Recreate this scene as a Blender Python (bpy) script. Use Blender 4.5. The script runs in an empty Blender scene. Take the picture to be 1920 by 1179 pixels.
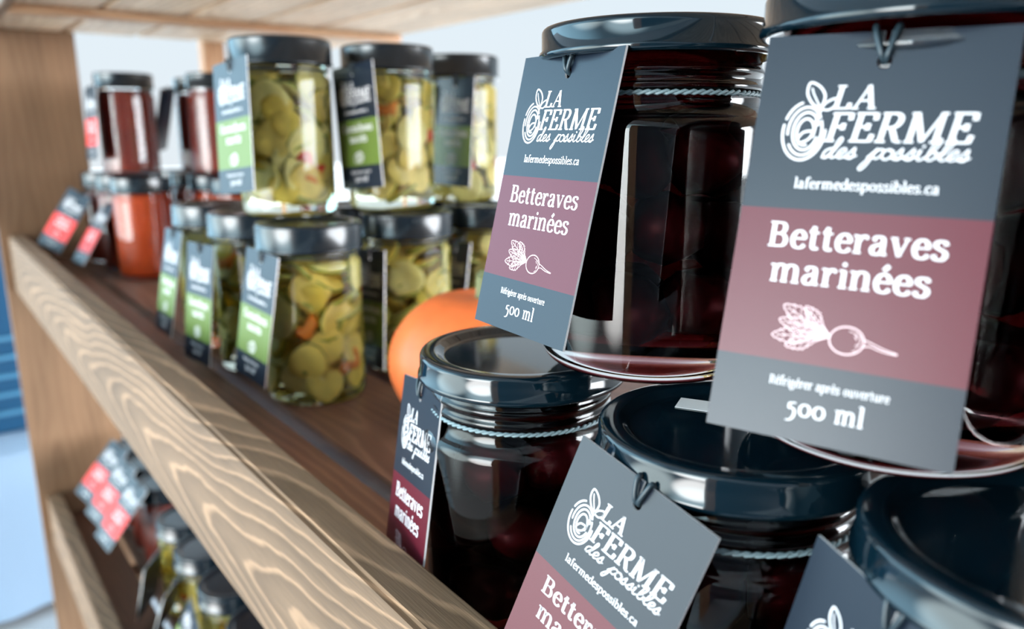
import bpy, bmesh, math, random
from mathutils import Vector, Matrix
PI = math.pi
random.seed(7)
SC = bpy.context.scene
COL = SC.collection

# ------------------------------------------------------------------ camera
EYE = Vector((0.0, 0.0, 0.2072))
def solve_cam(f=1450.0, vx=-185.0, vy=250.0):
    px, py = 960.0, 589.5
    v1 = (vx - px, vy - py)
    t = -f * f / v1[1]
    dx = Vector((v1[0], v1[1], f)).normalized()
    dz = Vector((0, t, f)).normalized()
    X, Z = -dx, -dz
    Y = Z.cross(X)
    # world axes expressed in (right, down, forward); rows of R are camera axes in the world
    right = Vector((X[0], Y[0], Z[0])); down = Vector((X[1], Y[1], Z[1])); fwd = Vector((X[2], Y[2], Z[2]))
    return right, down, fwd
R_, D_, F_ = solve_cam()
cam = bpy.data.cameras.new('camera'); camo = bpy.data.objects.new('camera', cam); COL.objects.link(camo)
m = Matrix((R_, -D_, -F_)).transposed().to_4x4(); m.translation = EYE
camo.matrix_world = m
cam.sensor_width = 36.0; cam.lens = 1450.0 / 1920.0 * 36.0
cam.clip_start = 0.005; cam.clip_end = 200
cam.dof.use_dof = True; cam.dof.focus_distance = 0.258; cam.dof.aperture_fstop = cam.lens / 3.3
SC.camera = camo

# ------------------------------------------------------------------ sky and exposure
W = bpy.data.worlds.new('sky'); SC.world = W; W.use_nodes = True
nt = W.node_tree; bg = nt.nodes['Background']
tc = nt.nodes.new('ShaderNodeTexCoord'); sep = nt.nodes.new('ShaderNodeSeparateXYZ')
rp = nt.nodes.new('ShaderNodeValToRGB'); nt.links.new(tc.outputs['Generated'], sep.inputs[0])
mr = nt.nodes.new('ShaderNodeMapRange'); nt.links.new(sep.outputs['Z'], mr.inputs[0])
mr.inputs[1].default_value = -1; mr.inputs[2].default_value = 1
nt.links.new(mr.outputs[0], rp.inputs[0])
e = rp.color_ramp.elements
e[0].position = 0.45; e[0].color = (0.80, 0.86, 0.90, 1)
e[1].position = 1.0; e[1].color = (0.42, 0.70, 0.86, 1)
x = rp.color_ramp.elements.new(0.56); x.color = (0.78, 0.88, 0.95, 1)
# added daylight lobes for reflections in jars and tags: open front, back right
acc = rp.outputs[0]
for vec, lo, hi, col in (((0.17, -0.98, 0.02), 0.93, 0.975, (15.5, 15.5, 15.2)), ((0.19, -0.93, 0.30), 0.90, 0.985, (4.2, 5.9, 6.5)), ((-0.47, -0.88, 0.0), 0.90, 0.97, (5.0, 6.0, 6.0)), ((0.77, 0.62, 0.10), 0.90, 0.96, (20.0, 21.0, 22.0)), ((-0.80, -0.45, 0.40), 0.75, 1.0, (1.6, 3.2, 4.2))):
    dp = nt.nodes.new('ShaderNodeVectorMath'); dp.operation = 'DOT_PRODUCT'; dp.inputs[1].default_value = Vector(vec).normalized()
    nt.links.new(tc.outputs['Generated'], dp.inputs[0])
    mp = nt.nodes.new('ShaderNodeMapRange'); mp.interpolation_type = 'SMOOTHSTEP'; mp.inputs[1].default_value = lo; mp.inputs[2].default_value = hi
    nt.links.new(dp.outputs['Value'], mp.inputs[0])
    sc_ = nt.nodes.new('ShaderNodeVectorMath'); sc_.operation = 'SCALE'; sc_.inputs[0].default_value = col; nt.links.new(mp.outputs[0], sc_.inputs['Scale'])
    ad = nt.nodes.new('ShaderNodeVectorMath'); ad.operation = 'ADD'; nt.links.new(acc, ad.inputs[0]); nt.links.new(sc_.outputs[0], ad.inputs[1]); acc = ad.outputs[0]
nt.links.new(acc, bg.inputs[0]); bg.inputs[1].default_value = 1.0
SC.view_settings.view_transform = 'Standard'; SC.view_settings.look = 'None'
SC.view_settings.exposure = 0.0; SC.view_settings.gamma = 1.0
SC.view_settings.use_curve_mapping = False
sun = bpy.data.lights.new('sun', 'SUN'); suno = bpy.data.objects.new('sun', sun); COL.objects.link(suno)
sun.energy = 11.0; sun.angle = math.radians(1.5); sun.color = (1.0, 0.96, 0.90)
suno.rotation_euler = Vector((0.10, -0.30, -0.95)).to_track_quat('-Z', 'Y').to_euler()
SC.cycles.use_denoising = True
SC.cycles.max_bounces = 16; SC.cycles.transmission_bounces = 14; SC.cycles.transparent_max_bounces = 16
SC.cycles.volume_bounces = 0; SC.cycles.caustics_refractive = True; SC.cycles.caustics_reflective = False
SC.cycles.sample_clamp_indirect = 20.0

# ------------------------------------------------------------------ materials
def lin(r, g, b):
    f = lambda c: (c/255/12.92) if c/255 <= 0.04045 else ((c/255+0.055)/1.055)**2.4
    return (f(r), f(g), f(b), 1.0)
def mat(name, col, rough=0.5, spec=0.5, metal=0.0, coat=0.0, noise=0.0, nscale=200.0, bump=0.0, trans=0.0, ior=1.45):
    M = bpy.data.materials.new(name); M.use_nodes = True
    n = M.node_tree.nodes; l = M.node_tree.links; b = n['Principled BSDF']
    b.inputs['Base Color'].default_value = col; b.inputs['Roughness'].default_value = rough
    b.inputs['Specular IOR Level'].default_value = spec; b.inputs['Metallic'].default_value = metal
    b.inputs['Coat Weight'].default_value = coat; b.inputs['Transmission Weight'].default_value = trans
    b.inputs['IOR'].default_value = ior
    if noise or bump:
        t = n.new('ShaderNodeTexCoord'); z = n.new('ShaderNodeTexNoise'); z.inputs['Scale'].default_value = nscale
        z.inputs['Detail'].default_value = 4
        l.new(t.outputs['Object'], z.inputs['Vector'])
        if noise:
            mx = n.new('ShaderNodeMixRGB'); mx.blend_type = 'MULTIPLY'; mx.inputs[0].default_value = noise
            mx.inputs[1].default_value = col
            cr = n.new('ShaderNodeValToRGB'); cr.color_ramp.elements[0].position = 0.3; cr.color_ramp.elements[1].position = 0.7
            l.new(z.outputs['Fac'], cr.inputs[0]); l.new(cr.outputs[0], mx.inputs[2]); l.new(mx.outputs[0], b.inputs['Base Color'])
        if bump:
            bp = n.new('ShaderNodeBump'); bp.inputs['Strength'].default_value = bump; bp.inputs['Distance'].default_value = 0.0004
            l.new(z.outputs['Fac'], bp.inputs['Height']); l.new(bp.outputs[0], b.inputs['Normal'])
    return M
def wood(name, base, dark, line, freq=150.0, cone=0.12, y0=0.02, z0=0.0, rough=0.55, bump=0.35, linew=0.22, x0=0.0, lmix=1.0, amp=0.055, gr=1.0):
    """board cut from a log: rings round an axis that runs along local X"""
    M = bpy.data.materials.new(name); M.use_nodes = True
    n = M.node_tree.nodes; l = M.node_tree.links; b = n['Principled BSDF']
    t = n.new('ShaderNodeTexCoord'); oi = n.new('ShaderNodeObjectInfo')
    def mth(op, a, bb=None):
        k = n.new('ShaderNodeMath'); k.operation = op
        for i, v in enumerate((a, bb)):
            if v is None: continue
            if isinstance(v, (int, float)): k.inputs[i].default_value = v
            else: l.new(v, k.inputs[i])
        return k.outputs[0]
    s = n.new('ShaderNodeSeparateXYZ'); l.new(t.outputs['Object'], s.inputs[0])
    X, Y, Z = s.outputs
    rnd = mth('MULTIPLY', oi.outputs['Random'], 3.0)
    X2 = mth('ADD', X, rnd)
    def noise(sx, sy, sz, detail=2):
        c = n.new('ShaderNodeCombineXYZ')
        l.new(mth('MULTIPLY', X2, sx), c.inputs[0]); l.new(mth('MULTIPLY', Y, sy), c.inputs[1]); l.new(mth('MULTIPLY', Z, sz), c.inputs[2])
        z = n.new('ShaderNodeTexNoise'); z.inputs['Scale'].default_value = 1; z.inputs['Detail'].default_value = detail
        l.new(c.outputs[0], z.inputs['Vector']); return mth('SUBTRACT', z.outputs['Fac'], 0.5)
    n1 = noise(4.5, 14, 14, 1); n2 = noise(22, 60, 60, 2); n3 = noise(40, 1500, 1500, 3)
    zz = mth('ADD', mth('SUBTRACT', Z, z0), mth('MULTIPLY', n1, amp))
    yy = mth('ADD', Y, y0)
    rad = mth('SQRT', mth('ADD', mth('MULTIPLY', zz, zz), mth('MULTIPLY', yy, yy)))
    w = mth('ADD', rad, mth('MULTIPLY', mth('SUBTRACT', X, x0), -cone))
    w = mth('ADD', w, mth('MULTIPLY', n2, 0.006))
    fr = mth('FRACT', mth('MULTIPLY', w, freq))
    cr = n.new('ShaderNodeValToRGB'); ce = cr.color_ramp.elements
    ce[0].position = 0.0; ce[0].color = base
    ce[1].position = 1.0; ce[1].color = base
    q = ce.new(1 - linew * 2.2); q.color = dark
    q = ce.new(1 - linew * 1.0); q.color = tuple(base[i] * (1 - lmix) + line[i] * lmix for i in range(4))
    q = ce.new(1 - linew * 0.55); q.color = tuple(base[i] * (1 - lmix) + line[i] * lmix for i in range(4))
    l.new(fr, cr.inputs[0])
    mx = n.new('ShaderNodeMixRGB'); mx.blend_type = 'MULTIPLY'; mx.inputs[0].default_value = 1
    l.new(cr.outputs[0], mx.inputs[1])
    g = n.new('ShaderNodeMapRange'); g.inputs[1].default_value = -0.25; g.inputs[2].default_value = 0.25; g.inputs[3].default_value = 1-0.22*gr; g.inputs[4].default_value = 1+0.2*gr
    l.new(n3, g.inputs[0])
    g2 = n.new('ShaderNodeMapRange'); g2.inputs[1].default_value = -0.3; g2.inputs[2].default_value = 0.3; g2.inputs[3].default_value = 0.75; g2.inputs[4].default_value = 1.2
    l.new(noise(5, 20, 20, 2), g2.inputs[0])
    l.new(mth('MULTIPLY', g.outputs[0], g2.outputs[0]), mx.inputs[2])
    l.new(mx.outputs[0], b.inputs['Base Color'])
    b.inputs['Roughness'].default_value = rough; b.inputs['Specular IOR Level'].default_value = 0.35
    bp = n.new('ShaderNodeBump'); bp.inputs['Strength'].default_value = bump; bp.inputs['Distance'].default_value = 0.0006
    l.new(mth('ADD', mth('MULTIPLY', n3, 0.6), mth('MULTIPLY', fr, 0.6)), bp.inputs['Height']); l.new(bp.outputs[0], b.inputs['Normal'])
    return M
def food(name, col, tr=0.4, rough=0.35, noise=0.3, nscale=90):
    M = mat(name, col, rough, 0.5, noise=noise, nscale=nscale); n = M.node_tree.nodes; l = M.node_tree.links; b = n['Principled BSDF']
    t = n.new('ShaderNodeBsdfTranslucent'); mx = n.new('ShaderNodeMixShader'); mx.inputs[0].default_value = tr
    t.inputs['Color'].default_value = col
    l.new(b.outputs[0], mx.inputs[1]); l.new(t.outputs[0], mx.inputs[2]); l.new(mx.outputs[0], n['Material Output'].inputs['Surface'])
    return M
def glass(name, col=(1, 1, 1, 1), rough=0.0, ior=1.47, vol=None, dens=0.0):
    M = bpy.data.materials.new(name); M.use_nodes = True
    n = M.node_tree.nodes; l = M.node_tree.links; n.remove(n['Principled BSDF'])
    g = n.new('ShaderNodeBsdfGlass'); g.inputs['Color'].default_value = col; g.inputs['IOR'].default_value = ior; g.inputs['Roughness'].default_value = rough
    l.new(g.outputs[0], n['Material Output'].inputs['Surface'])
    return M
def liquid(name, col, dens, aniso=None):
    M = bpy.data.materials.new(name); M.use_nodes = True
    n = M.node_tree.nodes; l = M.node_tree.links; n.remove(n['Principled BSDF'])
    t = n.new('ShaderNodeBsdfTransparent'); v = n.new('ShaderNodeVolumeAbsorption')
    v.inputs['Color'].default_value = col; v.inputs['Density'].default_value = dens
    l.new(t.outputs[0], n['Material Output'].inputs['Surface']); l.new(v.outputs[0], n['Material Output'].inputs['Volume'])
    return M

M_LIP = wood('stained pine front board', lin(122,97,75), lin(106,83,63), lin(186,148,116), freq=135, cone=0.10, y0=0.035, z0=-0.012, x0=0.0, linew=0.14, lmix=0.5, amp=0.034)
M_SLAT = wood('stained pine slat', lin(108,76,60), lin(98,68,54), lin(142,106,84), freq=120, cone=0.05, y0=0.02, rough=0.42, linew=0.2, lmix=0.35, gr=0.6)
M_TOP = wood('pine slat with bounce light tint', lin(226,196,164), lin(206,174,142), lin(232,206,176), freq=90, cone=0.04, y0=0.02, linew=0.25)  # lighter pine colour carries the bounce light on the top shelf's underside
M_PANEL = wood('stained pine panel', lin(148,114,86), lin(138,105,79), lin(160,126,96), freq=80, cone=0.05, y0=0.03, linew=0.3, rough=0.5, lmix=0.12, gr=0.35)
M_CLEAT = wood('raw pine cleat', lin(190,144,108), lin(170,126,92), lin(204,164,128), freq=90, cone=0.04)
M_NAVY = mat('navy card', lin(22,32,45), 0.33, 0.5, bump=0.08, nscale=2500)
M_MAROON = mat('maroon card', lin(88,18,34), 0.33, 0.5, bump=0.08, nscale=2500)
M_GREEN = mat('green card', lin(92,112,46), 0.42, 0.5)
M_RED = mat('red card', lin(206,30,22), 0.45, 0.5)
M_EDGE = mat('white card edge', lin(246,244,244), 0.6)
M_INK = mat('white print', lin(228,224,226), 0.5)
M_INKP = mat('pink white print', lin(236,205,208), 0.5)
M_LID = mat('black lacquered metal', lin(6,24,33), 0.08, 0.5, coat=0.25, ior=1.5)
M_LIDP = mat('black lacquered deep lid', lin(8,20,28), 0.24, 0.6, coat=0.3)
M_STR = mat('dark elastic cord', lin(36,50,58), 0.35, 0.6)
M_TWINE = mat('grey twisted cord', lin(120,140,146), 0.4, 0.6)
M_GLASS = glass('clear jar glass')
M_GLASSP = glass('clear pickle jar glass', col=(0.97, 0.99, 0.96, 1), ior=1.40)
M_BEETL = liquid('beet juice', (0.42, 0.0, 0.03, 1), 135.0)
M_BRINE = liquid('pickle brine', (0.88, 0.80, 0.22, 1), 4.5)
M_BEET = mat('beet flesh', lin(70,6,22), 0.4, 0.5)
M_SLICE = [food('pickle slice flesh', lin(255,230,124)), food('pickle slice olive', lin(240,214,96)), food('pickle slice pale', lin(255,242,160))]
M_PEEL = food('pickle peel', lin(158,160,62), 0.3)
M_PEP = [food('red pepper', lin(238,70,28), 0.4), food('orange carrot', lin(242,150,50), 0.4)]
M_TOM = food('tomato sauce', lin(222,84,22), 0.35, 0.35, 0.25, 30)
M_TOMD = food('dark fruit sauce', lin(146,50,32), 0.35, 0.3, 0.4, 30)

# ------------------------------------------------------------------ mesh helpers
def link(name, bm, mats, parent=None, loc=(0, 0, 0), smooth=True):
    me = bpy.data.meshes.new(name); bm.to_mesh(me); bm.free()
    if not isinstance(mats, (list, tuple)): mats = [mats]
    for k in mats: me.materials.append(k)
    if smooth:
        for p in me.polygons: p.use_smooth = True
    o = bpy.data.objects.new(name, me); COL.objects.link(o); o.location = loc
    if parent: o.parent = parent
    return o
def empty(name, label, cat, loc=(0, 0, 0), group=None):
    o = bpy.data.objects.new(name, None); COL.objects.link(o); o.location = loc; o.empty_display_size = 0.02
    o['label'] = label; o['category'] = cat
    if group: o['group'] = group
    return o
def lathe(bm, prof, seg=96, mi=0, wob=None, close=False):
    rings = []
    for (r, z) in prof:
        if r < 1e-6: rings.append([bm.verts.new((0, 0, z))])
        else: rings.append([bm.verts.new((r*math.cos(2*PI*i/seg), r*math.sin(2*PI*i/seg), z)) for i in range(seg)])
    for a, b in zip(rings, rings[1:]):
        for i in range(seg):
            j = (i+1) % seg
            if len(a) == 1 and len(b) == 1: continue
            if len(a) == 1: f = bm.faces.new((a[0], b[j], b[i]))
            elif len(b) == 1: f = bm.faces.new((a[i], a[j], b[0]))
            else: f = bm.faces.new((a[i], a[j], b[j], b[i]))
            f.material_index = mi
    return rings
def tube(bm, pts, r, seg=8, closed=False, mi=0):
    pts = [Vector(p) for p in pts]; N = len(pts); prev = None; rings = []
    for i, p in enumerate(pts):
        if closed: t = pts[(i+1) % N] - pts[i-1]
        else: t = pts[min(i+1, N-1)] - pts[max(i-1, 0)]
        t.normalize()
        if prev is None:
            a = t.cross(Vector((0, 0, 1)))
            if a.length < 1e-3: a = t.cross(Vector((1, 0, 0)))
        else: a = prev - t * prev.dot(t)
        a.normalize(); prev = a; b = t.cross(a)
        rings.append([bm.verts.new(p + (a*math.cos(2*PI*k/seg) + b*math.sin(2*PI*k/seg))*r) for k in range(seg)])
    for i in range(N if closed else N-1):
        A, B = rings[i], rings[(i+1) % N]
        for k in range(seg):
            f = bm.faces.new((A[k], A[(k+1) % seg], B[(k+1) % seg], B[k])); f.material_index = mi
    if not closed:
        bm.faces.new(rings[0][::-1]).material_index = mi; bm.faces.new(rings[-1]).material_index = mi
def catmull(P, n=8):
    P = [Vector(p) for p in P]; out = []
    for i in range(len(P)-1):
        a = P[max(i-1, 0)]; b = P[i]; c = P[i+1]; d = P[min(i+2, len(P)-1)]
        for k in range(n):
            t = k/n
            out.append(0.5*((2*b) + (c-a)*t + (2*a-5*b+4*c-d)*t*t + (3*b-a-3*c+d)*t**3))
    out.append(P[-1]); return out
def board(name, mn, mx, M, parent, bev=0.0015, axis='X', label=None):
    c = [(a+b)/2 for a, b in zip(mn, mx)]; s = [b-a for a, b in zip(mn, mx)]
    if axis == 'Y': s = [s[1], s[0], s[2]]; rot = (0, 0, PI/2)
    elif axis == 'Z': s = [s[2], s[1], s[0]]; rot = (0, PI/2, 0)
    else: rot = (0, 0, 0)
    bm = bmesh.new(); bmesh.ops.create_cube(bm, size=1.0)
    for v in bm.verts: v.co = Vector((v.co.x*s[0], v.co.y*s[1], v.co.z*s[2]))
    bmesh.ops.bevel(bm, geom=bm.edges[:], offset=bev, segments=2, affect='EDGES')
    o = link(name, bm, M, parent, c, smooth=False); o.rotation_euler = rot
    if label: o['label'] = label
    return o

# ------------------------------------------------------------------ shelving unit
unit = empty('shelving_unit', 'brown stained wooden slatted display shelf holding all the jars', 'shelf', (0, 0, 0))
XL, XR = -1.5, 0.55
GY = [(0.1385, 0.1950), (0.2055, 0.300), (0.308, 0.400), (0.408, 0.500), (0.508, 0.598), (0.606, 0.69)]
for z in (0.0, -0.459):
    for a, b in GY:
        board('shelf_slat', (XL, a, z-0.019), (XR, b, z), M_SLAT, unit)
    board('front_board', (XL, 0.1149, z-0.048), (XR, 0.1378, z+0.045), M_LIP, unit, 0.0022)
    for xx in (-1.26, -0.3, 0.4):
        board('cross_cleat', (xx-0.02, 0.14, z-0.045), (xx+0.02, 0.69, z-0.0195), M_CLEAT, unit, axis='Y')
ZT = 0.368
TY = [(0.128, 0.228), (0.236, 0.337), (0.344, 0.435), (0.442, 0.534), (0.541, 0.69)]
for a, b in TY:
    board('shelf_slat', (XL, a, ZT), (XR, b, ZT+0.025), M_TOP, unit, label='slat of the top shelf with bounce light in its colour')
board('front_board', (XL, 0.1149, ZT-0.010), (XR, 0.1275, ZT+0.06), M_LIP, unit)
for xx in (-1.235, -0.22, 0.4):
    board('cross_cleat', (xx, 0.129, ZT-0.011), (xx+0.034, 0.69, ZT-0.0005), M_CLEAT, unit, axis='Y')
board('end_panel', (XL-0.02, 0.1027, -1.02), (XL, 0.247, 0.62), M_PANEL, unit, axis='Z')
board('back_post', (XL-0.03, 0.452, -1.02), (XL, 0.49, 0.62), M_CLEAT, unit, axis='Z')
board('back_post', (XL-0.03, 0.655, -1.02), (XL, 0.69, 0.62), M_CLEAT, unit, axis='Z')
board('end_panel', (XR, 0.1027, -1.02), (XR+0.02, 0.200, 0.62), M_PANEL, unit, axis='Z')

# ------------------------------------------------------------------ lettering (drawn with a broad pen)
def ell(cx, cy, rx, ry, a0=0, a1=360, n=20):
    return [(cx+rx*math.cos(math.radians(a0+(a1-a0)*i/n)), cy+ry*math.sin(math.radians(a0+(a1-a0)*i/n))) for i in range(n+1)]
def cm(P, n=5):
    return [(p.x, p.y) for p in catmull([(a, b, 0) for a, b in P], n)]
def sf(x, y, w=17): return ('h', [(x-w, y), (x+w, y)])
XH, AS, CP, DS = 100, 158, 142, -48
T0 = 6.5
def G():
    g = {}
    V = lambda x, a, b: [(x, a), (x, b)]
    g['o'] = (100, [ell(50, 50, 36, 46, 0, 360, 24)])
    g['b'] = (104, [V(20, 152, 2), sf(10, 151, 12), cm([(20,70),(34,92),(56,99),(80,84),(88,50),(78,14),(52,1),(32,5),(20,14)])])
    g['d'] = (104, [V(82, 152, 6), sf(74, 151, 12), sf(90, 4, 12), cm([(82,70),(70,92),(50,99),(24,84),(14,50),(24,14),(46,1),(68,10),(82,26)])])
    g['p'] = (106, [V(22, 97, -46), sf(12, 95, 12), sf(22, -44, 20), cm([(22,70),(38,92),(58,99),(82,84),(90,50),(80,14),(56,1),(36,5),(22,18)])])
    g['e'] = (90, [cm([(14,54),(45,55),(76,58),(72,82),(52,99),(28,88),(14,52),(24,14),(48,1),(68,8),(80,22)])])
    g['c'] = (88, [cm([(74,78),(66,94),(50,99),(26,86),(14,50),(24,14),(48,1),(68,8),(78,22)]), ('dot', (70,82), 9)])
    g['a'] = (94, [cm([(18,78),(26,94),(44,99),(60,92),(65,72),(65,40),(66,14),(74,4),(86,8)]), cm([(64,62),(44,56),(20,44),(12,24),(22,5),(42,3),(60,18),(65,28)]), ('dot', (22,80), 9)])
    g['n'] = (112, [V(24, 97, 3), sf(12, 95, 12), sf(24, 4, 20), cm([(24,66),(38,90),(58,99),(78,88),(83,64),(83,3)]), sf(83, 4, 20)])
    g['h'] = (112, [V(24, 153, 3), sf(12, 151, 12), sf(24, 4, 20), cm([(24,66),(38,90),(58,99),(78,88),(83,64),(83,3)]), sf(83, 4, 20)])
    g['m'] = (168, [V(24, 97, 3), sf(12, 95, 12), sf(24, 4, 18), cm([(24,66),(36,90),(54,99),(72,90),(78,64),(78,3)]), sf(78, 4, 18), cm([(78,66),(92,90),(110,99),(130,90),(137,64),(137,3)]), sf(137, 4, 20)])
    g['r'] = (80, [V(24, 97, 3), sf(12, 95, 12), sf(24, 4, 20), cm([(24,60),(38,86),(54,97),(68,95)]), ('dot', (66,88), 10)])
    g['i'] = (54, [V(27, 97, 3), sf(15, 95, 12), sf(27, 4, 20), ('dot', (26,130), 12)])
    g['l'] = (54, [V(27, 155, 3), sf(15, 153, 12), sf(27, 4, 20)])
    g['s'] = (80, [cm([(66,78),(58,94),(40,99),(20,90),(18,70),(38,56),(60,44),(66,24),(52,4),(32,1),(16,10),(12,26)])])
    g['t'] = (68, [cm([(30,128),(29,90),(29,30),(32,10),(44,2),(60,10)]), ('h', [(8,94),(58,94)]), ('w', [(30,128),(8,94)])])
    g['u'] = (112, [cm([(26,97),(26,34),(34,8),(52,1),(72,10),(84,34)]), V(84, 97, 6), sf(14, 95, 12), sf(74, 95, 12), sf(92, 4, 11)])
    g['v'] = (100, [('k', [(18,95),(50,2)]), ('w', [(82,95),(50,2)]), sf(18, 96, 17), sf(80, 96, 15)])
    g['f'] = (66, [cm([(70,142),(62,153),(46,154),(32,138),(29,110),(29,3)]), ('h', [(8,94),(60,94)]), sf(29, 4, 22), ('dot', (66,142), 9)])
    g['g'] = (98, [ell(44, 66, 28, 32, 0, 360, 20), ('h', [(60,88),(90,94)]), cm([(30,38),(20,22),(34,10),(66,8),(84,-8),(76,-36),(44,-46),(14,-36),(12,-14),(30,4)])])
    g['é'] = (90, g['e'][1] + [('k', [(42,118),(64,146)])])
    g['è'] = (90, g['e'][1] + [('k', [(58,118),(34,146)])])
    g['.'] = (48, [('dot', (24,10), 12)])
    g['0'] = (110, [ell(54, 50, 40, 46, 0, 360, 24)])
    g['5'] = (98, [('h', [(30,92),(80,98)]), ('k', [(30,92),(26,50)]), cm([(26,48),(44,58),(68,46),(76,14),(62,-24),(36,-40),(10,-42)])])
    g['q'] = (104, [V(82, 97, -46), sf(82, -44, 20), cm([(82,70),(70,92),(50,99),(24,84),(14,50),(24,14),(46,1),(68,10),(82,26)])])
    g['x'] = (100, [('k', [(18,95),(82,4)]), ('w', [(80,95),(20,4)]), sf(18, 96, 15), sf(80, 96, 15), sf(18, 4, 15), sf(82, 4, 15)])
    g['L'] = (108, [V(30, 140, 3), sf(30, 139, 24), ('h', [(10,4),(96,4)]), ('k', [(96,2),(100,36)])])
    g['A'] = (132, [('w', [(66,142),(20,3)]), ('k', [(64,142),(110,3)]), sf(20, 4, 20), sf(110, 4, 22), ('h', [(36,50),(94,50)])])
    g['F'] = (112, [V(30, 140, 3), sf(30, 4, 24), ('h', [(8,138),(98,138)]), ('k', [(98,140),(102,106)]), ('h', [(30,74),(74,74)]), ('k', [(74,90),(74,58)])])
    g['E'] = (118, [V(30, 140, 3), ('h', [(8,138),(100,138)]), ('k', [(100,140),(104,106)]), ('h', [(30,74),(76,74)]), ('k', [(76,90),(76,58)]), ('h', [(8,4),(102,4)]), ('k', [(102,2),(108,38)])])
    g['R'] = (128, [V(30, 140, 3), sf(30, 4, 24), ('h', [(8,138),(50,138)]), cm([(46,138),(76,136),(96,118),(92,88),(70,72),(30,70)]), ('k', [(64,72),(100,8)]), sf(112, 4, 14)])
    g['M'] = (176, [V(28, 140, 3), sf(28, 4, 22), sf(22, 138, 16), ('k', [(30,140),(86,6)]), ('w', [(86,6),(142,140)]), V(144, 140, 3), sf(144, 4, 24), sf(150, 138, 16)])
    g['B'] = (122, [V(30, 140, 3), ('h', [(8,4),(60,4)]), ('h', [(8,138),(58,138)]), cm([(50,138),(80,134),(92,110),(80,82),(50,75),(30,75)]), cm([(50,75),(86,70),(102,40),(90,10),(58,4)])])
    g['C'] = (122, [cm([(100,108),(88,134),(62,142),(28,124),(14,72),(28,18),(62,2),(90,10),(106,34)]), ('k', [(100,142),(100,104)])])
    g['S'] = (100, [cm([(80,110),(72,134),(50,142),(24,130),(20,104),(44,80),(74,62),(82,34),(64,6),(40,2),(20,12),(14,38)])])
    return g
GL = G()
def ribbon(out, pts, width):
    """width(dx,dy)->half width; appends quads as lists of (x,y)"""
    n = len(pts); L = []; Rr = []
    closed = n > 3 and abs(pts[0][0]-pts[-1][0]) + abs(pts[0][1]-pts[-1][1]) < 1e-3
    for i in range(n):
        if closed: a = pts[i-1 if i else n-2]; b = pts[i+1 if i < n-1 else 1]
        else: a = pts[max(i-1, 0)]; b = pts[min(i+1, n-1)]
        dx, dy = b[0]-a[0], b[1]-a[1]; d = math.hypot(dx, dy) or 1; dx /= d; dy /= d
        h = width(dx, dy)
        L.append((pts[i][0]-dy*h, pts[i][1]+dx*h)); Rr.append((pts[i][0]+dy*h, pts[i][1]-dx*h))
    for i in range(n-1): out.append([L[i], Rr[i], Rr[i+1], L[i+1]])
def dot(out, c, r, n=12):
    out.append([(c[0]+r*math.cos(2*PI*i/n), c[1]+r*math.sin(2*PI*i/n)) for i in range(n)])
def text(out, s, x0, x1, base, xh, thick=11.5, thin=4.0, shear=0.0):
    """fit string between x0 and x1 (mm) with the given x-height (mm)"""
    adv = sum((GL[c][0] if c != ' ' else 62) + 4 for c in s) - 4
    sy = xh / 100.0; sx = (x1 - x0) / (adv - 16); cx = -8
    for c in s:
        if c == ' ': cx += 66; continue
        A, st = GL[c]; q = []
        wd = lambda dx, dy: thin + (thick-thin)*abs(dy)**1.3
        for t in st:
            if isinstance(t, tuple) and t[0] == 'h': ribbon(q, t[1], lambda a, b: T0*0.8)
            elif isinstance(t, tuple) and t[0] == 'w': ribbon(q, t[1], lambda a, b: thin*1.15)
            elif isinstance(t, tuple) and t[0] == 'k': ribbon(q, t[1], lambda a, b: thick*0.95)
            elif isinstance(t, tuple) and t[0] == 'dot': dot(q, t[1], t[2])
            else: ribbon(q, t, wd)
        for poly in q:
            out.append([(x0 + (cx+px)*sx + py*sy*shear, base + py*sy) for px, py in poly])
        cx += A + 4
def mono(out, pts, w): ribbon(out, pts, lambda a, b: w); dot(out, pts[0], w, 8); dot(out, pts[-1], w, 8)
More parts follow.
